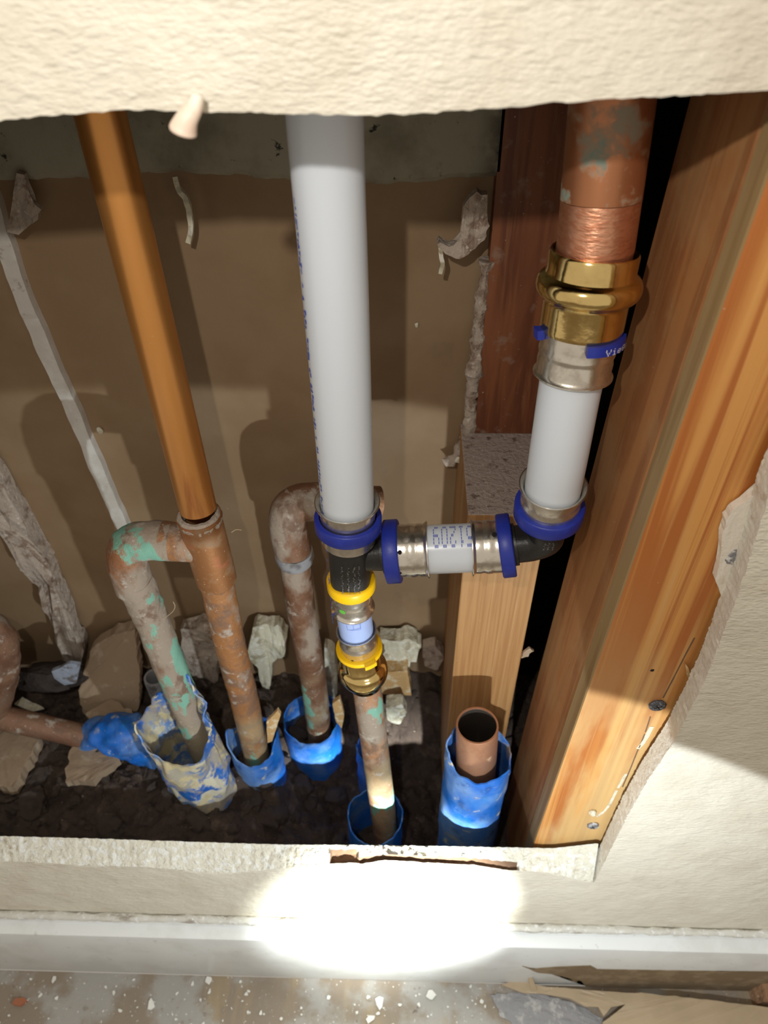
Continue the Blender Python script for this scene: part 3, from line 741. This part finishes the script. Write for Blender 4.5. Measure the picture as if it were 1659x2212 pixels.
# blue wrap round the copper pipe lying at left
YL = .11
lp_ = [P(-160, 1508, YL+.01), P(0, 1549, YL), P(120, 1576, YL), P(215, 1600, YL)]
o = obj('copper_branch_pipe', *tube(resample(lp_, .01), .0100, 36, .0003, 200, 6), COR_C); o.data.materials[0] = corroded('brown_low_copper', 41, .02, .02, (.24, .12, .075), .05); tag(o, 'copper pipe lying low at far left, running into a blue wrap', 'copper pipe')
wp = spline([P(196, 1600, YL), P(225, 1588, YL), P(268, 1588, YL), P(310, 1602, YL), P(352, 1622, YL-.003)], 10)
wr = [.0120+.0070*math.sin(min(1, i/len(wp)*1.15)*math.pi*.62) for i in range(len(wp))]
V, Fc = tube(wp, wr, 60, .0048, 95, 14, caps=False)
V2, F2 = tube(wp, [r-.0012 for r in wr], 60, .0048, 95, 14, caps=False)
o_ = len(V); n_ = 60; m_ = len(wp)
Fc += [tuple(i+o_ for i in f) for f in F2] + [(k, (k+1) % n_, o_+(k+1) % n_, o_+k) for k in range(n_)] + [((m_-1)*n_+k, (m_-1)*n_+(k+1) % n_, o_+(m_-1)*n_+(k+1) % n_, o_+(m_-1)*n_+k) for k in range(n_)]
tag(obj('pipe_wrap', V+V2, Fc, SLV1), 'crumpled bright blue plastic wrap at the end of the low copper pipe', 'pipe sleeve')
# grey conduit and the corroded elbow at the far left
g0 = P(334, 1462, .150); g1 = Vector((g0.x, g0.y, .15))
tag(obj('conduit', *lathe(g0, g1, [(0, .0075), (0, .0092), (.05, .0096), (1, .0096), (1, .0075)], 40), GREYP), 'open grey tube end standing behind the dusty green pipe', 'conduit')
fx = spline([P(-80, 1345, .12), P(-40, 1352, .12), P(-5, 1382, .12), P(2, 1440, .118), P(-8, 1500, .115), P(-26, 1560, .11)], 7)
tag(obj('pipe_elbow', *tube(fx, .0135, 32, .0016, 110, 8), corroded('rusty_grey_elbow', 31, .02, .10, (.20, .10, .06), .05)), 'rusty grey-patched pipe elbow cut off by the left edge of view', 'pipe fitting')

# ------------------------------------------------------------------ debris in the cavity
def plate_px(name, pts, y, thick, m, label, cat, seed=1, jag=.0008, warp=.0015, back=0, group=None, nrm=None, step=.003):
    ps = [P(a, b, y + back*((b-pts[0][1])/100.0)) for a, b in pts]
    n_ = Vector((0, 1, 0))
    o = plate(name, ps, nrm or n_, thick, m, None, step, jag, warp, seed)
    return tag(o, label, cat, group)
plate_px('board_scrap', [(198, 1400), (240, 1372), (292, 1356), (302, 1450), (300, 1530), (250, 1560), (180, 1545), (168, 1500)], .168, .010, SCRAP, 'tan board scrap leaning on the back wall, left of the dusty pipe', 'board scrap', 3, .002, .003, -.022)
def slab(name, pts, z, thick, m, label, seed=1, jag=.002, cat='board scrap'):
    ps = [PZ(a, b, z) for a, b in pts]
    return tag(plate(name, ps, (0, 0, -1), thick, m, None, .003, jag, .002, seed), label, cat)
slab('board_scrap', [(148, 1620), (185, 1595), (255, 1640), (240, 1655), (200, 1685), (140, 1690)], .193, .008, SCRAP, 'flat triangular tan scrap on the soil below the blue wrap', 5)
slab('board_scrap', [(-40, 1570), (86, 1582), (62, 1640), (30, 1700), (-60, 1690)], .196, .012, SCRAP, 'flat slab on the soil at the far left, under the low copper pipe', 6)
slab('paint_shard', [(30, 1520), (48, 1505), (95, 1530), (70, 1536)], .205, .002, PLASTER, 'thin white shard lying above the low copper pipe at left', 7, .0006, 'shard')
slab('board_scrap', [(185, 1540), (240, 1512), (300, 1545), (305, 1580), (220, 1590)], .200, .006, SCRAP, 'pale tan scrap edge lying just above the blue wrap', 8)
blob('charred_chunk', P(105, 1462, .155), .024, BURNT, None, 4, .5, 3, (1.5, .6, .6)); tag(bpy.context.scene.objects['charred_chunk'], 'dark charred lump on the soil at the left, under the plaster smear', 'rubble')
plate_px('blue_grey_flake', [(112, 1450), (150, 1435), (172, 1438), (165, 1475), (140, 1480), (118, 1466)], .135, .003, BLUEGREY, 'blue-grey flake lying on the charred lump', 'flake', 9, .0008, .001)
plate_px('mortar_chunk', [(545, 1362), (600, 1352), (618, 1376), (612, 1420), (588, 1438), (582, 1490), (568, 1496), (556, 1440), (536, 1410)], .172, .014, PLASTER, 'large pale mortar chunk on the back wall between the two corroded pipes', 'mortar', 10, .003, .006)
plate_px('mortar_chunk', [(390, 1362), (455, 1350), (478, 1400), (470, 1470), (445, 1520), (420, 1480), (395, 1420)], .174, .012, PLASTER_D, 'rough grey mortar chunk just right of the dusty green pipe', 'mortar', 11, .003, .006)
plate_px('mortar_chunk', [(825, 1388), (880, 1382), (910, 1398), (902, 1424), (880, 1440), (830, 1432)], .172, .014, PLASTER, 'pale mortar chunk right of the thin yellow ring', 'mortar', 12, .003, .005)
plate_px('wood_scrap', [(818, 1452), (880, 1450), (888, 1502), (820, 1500)], .160, .012, WOODCHIP, 'small board end behind the brass coupling of the supply pipe', 'wood scrap', 13, .001, .001)
plate_px('mortar_chunk', [(835, 1530), (868, 1518), (880, 1545), (862, 1568), (838, 1560)], .140, .012, PLASTER, 'small pale crumb below the board end, right of the supply pipe', 'mortar', 14, .002, .003)
plate_px('mortar_chunk', [(700, 1400), (722, 1410), (728, 1500), (716, 1530), (704, 1500)], .165, .010, PLASTER, 'narrow pale mortar sliver between the mottled pipe and supply pipe', 'mortar', 15, .002, .003)
plate_px('mortar_chunk', [(915, 1400), (940, 1392), (958, 1420), (945, 1450), (918, 1440)], .172, .010, PLASTER_D, 'brown-grey mortar chunk beside the short upright stud', 'mortar', 16, .002, .003)
plate_px('wood_chip', [(576, 1560), (600, 1535), (606, 1545), (588, 1600), (578, 1605)], .088, .003, WOODCHIP, 'splintered wood chip poking up behind the brown down pipe', 'wood chip', 17, .0006, .001)
plate_px('wood_chip', [(718, 1520), (734, 1510), (744, 1545), (738, 1575), (726, 1560)], .122, .004, WOODCHIP, 'pale wood chip on the rim of the bright blue wide sleeve', 'wood chip', 18, .0006, .001)
# rubble stones
meshes = []
rr_ = random.Random(11)
for k in range(7):
    o = blob('rubble_stone', (0, 0, -5), 1.0, ROCK, None, 30+k, .55, 3, (1, rr_.uniform(.6, .9), rr_.uniform(.5, .75)), 1.4)
    meshes.append(o.data); bpy.data.objects.remove(o)
cnt = 0
while cnt < 110:
    x = rr_.uniform(-.33, .10); y = rr_.uniform(.022, .176)
    if cnt > 55: x = rr_.uniform(-.33, -.10)
    r = rr_.choice((.003, .004, .005, .006, .008, .011))
    o = bpy.data.objects.new('rubble_stone', rr_.choice(meshes)); COL.objects.link(o)
    o.location = (x, y, ground_z(x, y)+r*.25); o.scale = (r, r, r); o.rotation_euler = (rr_.uniform(-.5, .5), rr_.uniform(-.5, .5), rr_.uniform(0, 6.3))
    tag(o, 'rough brown-grey stone lying in the dark soil of the cavity', 'stone', 'rubble stones on the cavity soil'); cnt += 1

# hanging bits
plate_px('paper_scrap', [(35, 372), (52, 372), (60, 430), (84, 452), (82, 476), (62, 490), (40, 505), (16, 500), (18, 462), (38, 440)], .172, .004, PLASTER_D, 'ragged clump of dry plaster and paper hanging at top left', 'debris', 20, .0016, .003)
px_strip('paper_curl', [(376, 384), (384, 408), (402, 432), (409, 465), (412, 495), (406, 525)], .172, .0014, .002, PLASTER, 'thin dangling curl of paper between the copper riser and white riser', 'paper strip', 21, .002)
plate_px('torn_paper', [(1030, 410), (1052, 418), (1050, 470), (1056, 490), (1048, 520), (1020, 545), (985, 556), (962, 550), (945, 530), (950, 522), (970, 534), (1000, 530), (1008, 505), (1002, 480), (1012, 450), (1000, 440)], .164, .006, PLASTER_D,
         'torn curl of dirty plaster paper hanging left of the red-brown plank', 'debris', 22, .0016, .004, step=.002)
px_strip('paper_curl', [(951, 535), (953, 555), (956, 570), (951, 592)], .166, .0011, .002, PLASTER, 'small white drop of plaster dangling under the torn curl', 'paper strip', 23, .001)
drip = spline([P(428, 205, -.004), P(420, 232, -.005), P(405, 256, -.006), P(397, 276, -.006), P(394, 290, -.006)], 6)
tag(obj('paint_drip', *tube(drip, [.0015+.0021*min(1, i/len(drip)*1.3) if i < len(drip)-3 else .0036*(.95, .75, .35)[i-len(drip)+3] for i in range(len(drip))], 20), PINK), 'pinkish white drip hanging from the top edge of the cut-out', 'drip')

for px_, py_, r_, lab_ in ((216, 930, .0030, 'small pinkish white fleck stuck to the back wall beside the white strip'), (988, 994, .0026, 'small white fleck at the lower end of the mortar bead'), (900, 702, .0016, 'tiny tan fleck on the back wall right of the white riser')):
    fk = blob('plaster_fleck', P(px_, py_, BY-.001 if px_ != 988 else .176), r_, PLASTER, None, px_, .45, 2, (.7, .5, 1)); tag(fk, lab_, 'fleck')
FIB = mat('dry_fibre', (.45, .34, .22), .9)
for fi, (pts_, yy_, lab_) in enumerate((([(360, 1208), (378, 1196), (392, 1204), (400, 1210)], .088, 'fine dry fibre caught under the branch of the copper tee'), ([(352, 1338), (372, 1322), (378, 1310), (374, 1300)], .084, 'fine curled fibre on the right side of the dusty green pipe'), ([(500, 1150), (510, 1144), (522, 1145)], .092, 'short dark fibre sticking out right of the copper tee'))):
    tag(obj('fibre', *tube(spline([P(a, b, yy_) for a, b in pts_], 5), .00022, 6), FIB), lab_, 'fibre')

# ------------------------------------------------------------------ things on the studs
def screw(px, py, y, r, label, m, seed, slot=True):
    c = P(px, py, y); tt = thing('screw', label, 'screw', c)
    obj('screw_head', *lathe(c+Vector((0, .0004, 0)), c-Vector((0, .0016, 0)), [(0, r*.95), (.4, r), (.8, r*.85), (1, r*.55), (1, .0002)], 24, .0005, 500, seed, closed=False), m, tt)
    for k in range(2):
        a = .6+k*math.pi/2; d = Vector((math.cos(a), 0, math.sin(a))); s = Vector((-d.z, 0, d.x)); q = c-Vector((0, .0017, 0))
        V = [q+d*r*.5+s*.0003, q+d*r*.5-s*.0003, q-d*r*.5-s*.0003, q-d*r*.5+s*.0003]; V += [v+Vector((0, .001, 0)) for v in V]
        obj('cross_slot', V, [(0, 1, 2, 3), (4, 7, 6, 5), (0, 4, 5, 1), (1, 5, 6, 2), (2, 6, 7, 3), (3, 7, 4, 0)], HOLE, tt, smooth=False)
screw(1420, 1523, SY-.0005, .0048, 'dark grey screw head in the split of the orange pine board', mat('dark_screw', (.10, .105, .12), .6, .5, layers=[L((.28, .29, .32), 700, .5, .65, metal=.2, rough=.8)], bump=[(800, .6, .0006)]), 3)
screw(1281, 1783, SY-.0005, .0042, 'plaster-smeared screw head low on the orange pine board', SCREWM, 5)
blob('plaster_crumb', P(1281, 1756, SY-.0015), .0026, PLASTER, None, 6, .4, 2); tag(S.objects['plaster_crumb'], 'small white crumb just above the lowest screw', 'plaster')
px_strip('wood_split', [(1500, 1378), (1478, 1420), (1455, 1465), (1432, 1508)], SY-.0001, .0004, .0004, KRAFT_EDGE, 'fine dark split in the pine board running up from the dark screw', 'crack', 3, .0002)
px_strip('wood_split', [(1405, 1548), (1392, 1588), (1376, 1625), (1360, 1665), (1345, 1700)], SY-.0001, .0004, .0004, KRAFT_EDGE, 'fine dark split in the pine board running down from the dark screw', 'crack', 4, .0002)
px_strip('plaster_smear', [(1408, 1570), (1392, 1600), (1378, 1618)], SY-.0002, .0012, .0006, PLASTER, 'short white plaster smear below the dark screw', 'plaster', 5, .0004)
px_strip('plaster_smear', [(1352, 1672), (1330, 1712), (1312, 1745), (1290, 1765)], SY-.0002, .0009, .0006, PLASTER, 'long white plaster smear above the lowest screw', 'plaster', 6, .0004)
disc = blob('nail_hole', P(1409, 1448, SY), .0011, HOLE, None, 2, .2, 2, (1, .4, 1)); tag(disc, 'small round dark hole in the orange pine board', 'hole')
plate_px('wood_splinter', [(1480, 1434), (1486, 1440), (1498, 1472), (1492, 1474), (1484, 1458)], SY-.0022, .001, WOODCHIP, 'pale splinter sticking out near the cut edge of the wall', 'splinter', 25, .0003, .0006, step=.0012)
gp = plate_px('gypsum_patch', [(1668, 1030), (1640, 1062), (1608, 1082), (1590, 1094), (1570, 1125), (1560, 1165), (1562, 1200), (1552, 1228), (1546, 1252), (1556, 1282), (1566, 1306), (1580, 1300), (1620, 1210), (1668, 1090), (1720, 980)], IY-.0012, .0045,
         mat('torn_gypsum_face', (.72, .66, .57), .85, layers=[L((.60, .49, .37), 60, .55, .7)], bump=[(160, .4, .0015), (600, .4, .0008)]), 'torn white gypsum patch left on the pine board, with a nail dimple', 'plaster', 26, .0012, .0006, step=.002)
nd = P(1590, 1204, IY-.0013)
blob('nail_dimple', nd, .0042, SCREWM, gp, 8, .5, 3, (1, .28, 1))
gp.children[0].matrix_parent_inverse = gp.matrix_world.inverted()
plate_px('wood_flake', [(1128, 1408), (1144, 1398), (1152, 1406), (1140, 1420), (1126, 1424)], .098, .002, SCRAP, 'brown fibre tuft in the black gap right of the short stud', 'debris', 27, .0012, .002, step=.0012)

# ------------------------------------------------------------------ baseboard and floor
bb_top = [(-320, 1936), (0, 1951), (500, 1984), (830, 1996), (1180, 2006), (1659, 2018), (2000, 2026)]
bt_ = [P(a, b, 0) for a, b in bb_top]
zt = sum(p.z for p in bt_)/len(bt_)
V, Fc = [], []
xs = [-.60+1.2*k/120 for k in range(121)]
prof = [(.0, 0), (-.0145, 0), (-.0150, .001), (-.0150, zt-.011), (-.0146, zt-.0085), (-.0130, zt-.0072), (-.0060, zt-.0062), (-.0052, zt-.0045), (-.0046, zt-.0005), (-.0038, zt), (0, zt)]
for x in xs:
    for (yy, zz) in prof: V.append((x, yy-.0002, zz + .0006*nz((x, yy, zz), 12, 2)*(zz > .01)))
m_ = len(prof)
for i in range(len(xs)-1):
    for k in range(m_):
        k2 = (k+1) % m_; Fc.append((i*m_+k, (i+1)*m_+k, (i+1)*m_+k2, i*m_+k2))
Fc += [tuple(range(m_)), tuple((len(xs)-1)*m_+k for k in range(m_))]
struct(obj('baseboard_front', V, Fc, TRIMP))
bbo = S.objects['baseboard_front']
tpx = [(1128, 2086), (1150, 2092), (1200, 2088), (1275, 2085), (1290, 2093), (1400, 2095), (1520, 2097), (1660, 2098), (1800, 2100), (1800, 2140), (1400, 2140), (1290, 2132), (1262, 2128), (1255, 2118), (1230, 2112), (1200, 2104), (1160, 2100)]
PATCH_BROWN = mat('ragged_patch_brown', (.17, .115, .06), .9, layers=[L((.24, .17, .10), 60, .45, .65)], bump=[(300, .4, .001)])  # plain brown for the ragged plate on the lower baseboard face
tp_ = plate('brown_patch', [P(a, b, -.0152) for a, b in tpx], (0, -1, 0), .0005, PATCH_BROWN, bbo, .003, .0008, 0, 3); tp_['label'] = 'ragged brown area low on the white baseboard at right'
cb = [Vector((x, -.0030+.0005*nz((x, 0, 0), 80, 3), zt+.0006+.0006*nz((x, 1, 0), 60, 4))) for x in [-.5+k*.002 for k in range(501)]]
ck = obj('trim_1', *tube(cb, [.0032*(1+.35*nz(p, 90, 6)) for p in cb], 10, .0006, 400, 5), CAULK); struct(ck)
V, Fc = box((-.8, -1.0, -.02), (.8, -.0152, -.0004)); struct(obj('floor', V, Fc, FLOORM, smooth=False))
# torn vinyl sheet, lifted at the right
vin = [(1085, 2128), (1135, 2108), (1142, 2125), (1180, 2134), (1260, 2142), (1330, 2150), (1430, 2158), (1540, 2170), (1680, 2188), (1800, 2200), (1800, 2330), (1290, 2330), (1300, 2212), (1330, 2190), (1345, 2176), (1318, 2182), (1300, 2200), (1290, 2180), (1262, 2178), (1230, 2160), (1170, 2148), (1130, 2146)]
def lift(p): return .004 + .012*max(0, min(1, (p.x-.12)/.12))
vp = resample([PZ(a, b, .004) for a, b in vin], .004)
o = plate('vinyl_sheet', vp, (0, 0, -1), .0022, [VINYL], None, .004, .001, .0008, 6)
for v in o.data.vertices: v.co.z += .012*max(0, min(1, (v.co.x-.09)/.12))**1.3 * math.exp(-max(0, (-.02-v.co.y)/.06)**2)
tag(o, 'torn tan vinyl flooring sheet curling up at the bottom right', 'flooring')
slab('felt_backing', [(1060, 2150), (1130, 2140), (1180, 2152), (1262, 2176), (1300, 2200), (1290, 2230), (1120, 2225), (1080, 2190)], .0012, .0014, VINYL_BACK, 'grey felt backing exposed beside the torn vinyl edge', 8, .003, 'flooring')
plate('vinyl_flap', [PZ(1132, 2086, .03), PZ(1142, 2092, .03), PZ(1160, 2140, .008), PZ(1148, 2142, .006), PZ(1140, 2110, .02)], (0, .3, 1), .0012, VINYL, None, .002, .0006, .001, 9)
tag(S.objects['vinyl_flap'], 'thin yellowish vinyl tear curling up against the baseboard', 'flooring')
V, Fc = box((0, 0, 0), (.05, .035, .028))
c_ = PZ(1668, 2168, .012)
bk = plate('wood_scrap', [c_+Vector(v) for v in ((-.012, 0, -.012), (.05, 0, -.012), (.05, 0, .012), (.02, 0, .015), (-.008, 0, .011))], (0, 1, 0), .035, mat('rough_brown_scrap', (.30, .165, .085), .9, layers=[L((.18, .09, .045), 90, .5, .65), L((.45, .32, .2), 260, .6, .7)], bump=[(220, .9, .002)]), None, .003, .001, .001, 3)
tag(bk, 'rough brown scrap block on the floor at the lower right corner', 'wood scrap')
# paint chips and grit on the floor
CHIP = mat('white_paint_chip', (.74, .72, .66), .6, bump=[(300, .3, .0008)])
GRIT = mat('grey_grit', (.30, .25, .20), .9)
cm = []
for k in range(6):
    n_ = rr_.randint(5, 7); out = [Vector((math.cos(2*math.pi*i/n_+rr_.uniform(-.3, .3))*rr_.uniform(.6, 1.1), math.sin(2*math.pi*i/n_+rr_.uniform(-.3, .3))*rr_.uniform(.4, .9), 0)) for i in range(n_)]
    V = [*out, *[v*.94+Vector((0, 0, .22)) for v in out]]
    Fc = [tuple(range(n_))[::-1], tuple(range(n_, 2*n_))]+[(i, (i+1) % n_, n_+(i+1) % n_, n_+i) for i in range(n_)]
    for m in (CHIP, GRIT):
        o = obj('c', V, Fc, m, smooth=False); cm.append(o.data); bpy.data.objects.remove(o)
def chip(p, r, k, label, group=None):
    o = bpy.data.objects.new('paint_chip' if k % 2 == 0 else 'floor_grit', cm[k]); COL.objects.link(o); o.location = p; o.scale = (r, r, min(r, .004)); o.rotation_euler = (rr_.uniform(-.12, .12), rr_.uniform(-.12, .12), rr_.uniform(0, 6.3))
    tag(o, label, 'paint chip' if k % 2 == 0 else 'grit', group)
for px, py, r, lab in ((328, 2170, .0055, 'largest white paint chip on the floor at lower left'), (818, 2165, .0065, 'long white paint chip standing out near the bottom centre of the floor'), (800, 2200, .0048, 'white paint chip at the very bottom edge, near centre'),
                       (450, 2117, .0042, 'white paint chip touching the baseboard, left of centre'), (117, 2116, .0034, 'white paint chip near the baseboard at lower left'), (930, 2150, .0055, 'flat pale chip on the grey floor right of the bottom centre'),
                       (1255, 2162, .0045, 'white chip lying on the tan vinyl sheet')):
    z = .0005 if px != 1255 else .0062
    chip(PZ(px, py, z), r, rr_.choice((0, 2, 4)), lab)
for k in range(170):
    px = rr_.uniform(-20, 1120); py = rr_.uniform(2108, 2230)+px*.02
    chip(PZ(px, py, .0003), rr_.choice((.0007, .0009, .0012, .0012, .0018, .0024)), rr_.randrange(6)*2 if rr_.random() < .72 else rr_.randrange(6)*2+1, 'tiny pale flake scattered on the dusty floor below the baseboard', 'flakes and grit on the floor')
tag_chip = PZ(45, 2165, .0005)
plate('brick_chip', [tag_chip+Vector(v)*.006 for v in ((-1, -.4, 0), (.2, -.6, 0), (1, .1, 0), (.5, .5, 0), (-.8, .4, 0))], (0, 0, 1), .003, mat('brick_red', (.34, .12, .06), .9), None, .002, .0004, .0004, 2)
tag(S.objects['brick_chip'], 'small brick-red chip on the floor at lower left', 'chip')
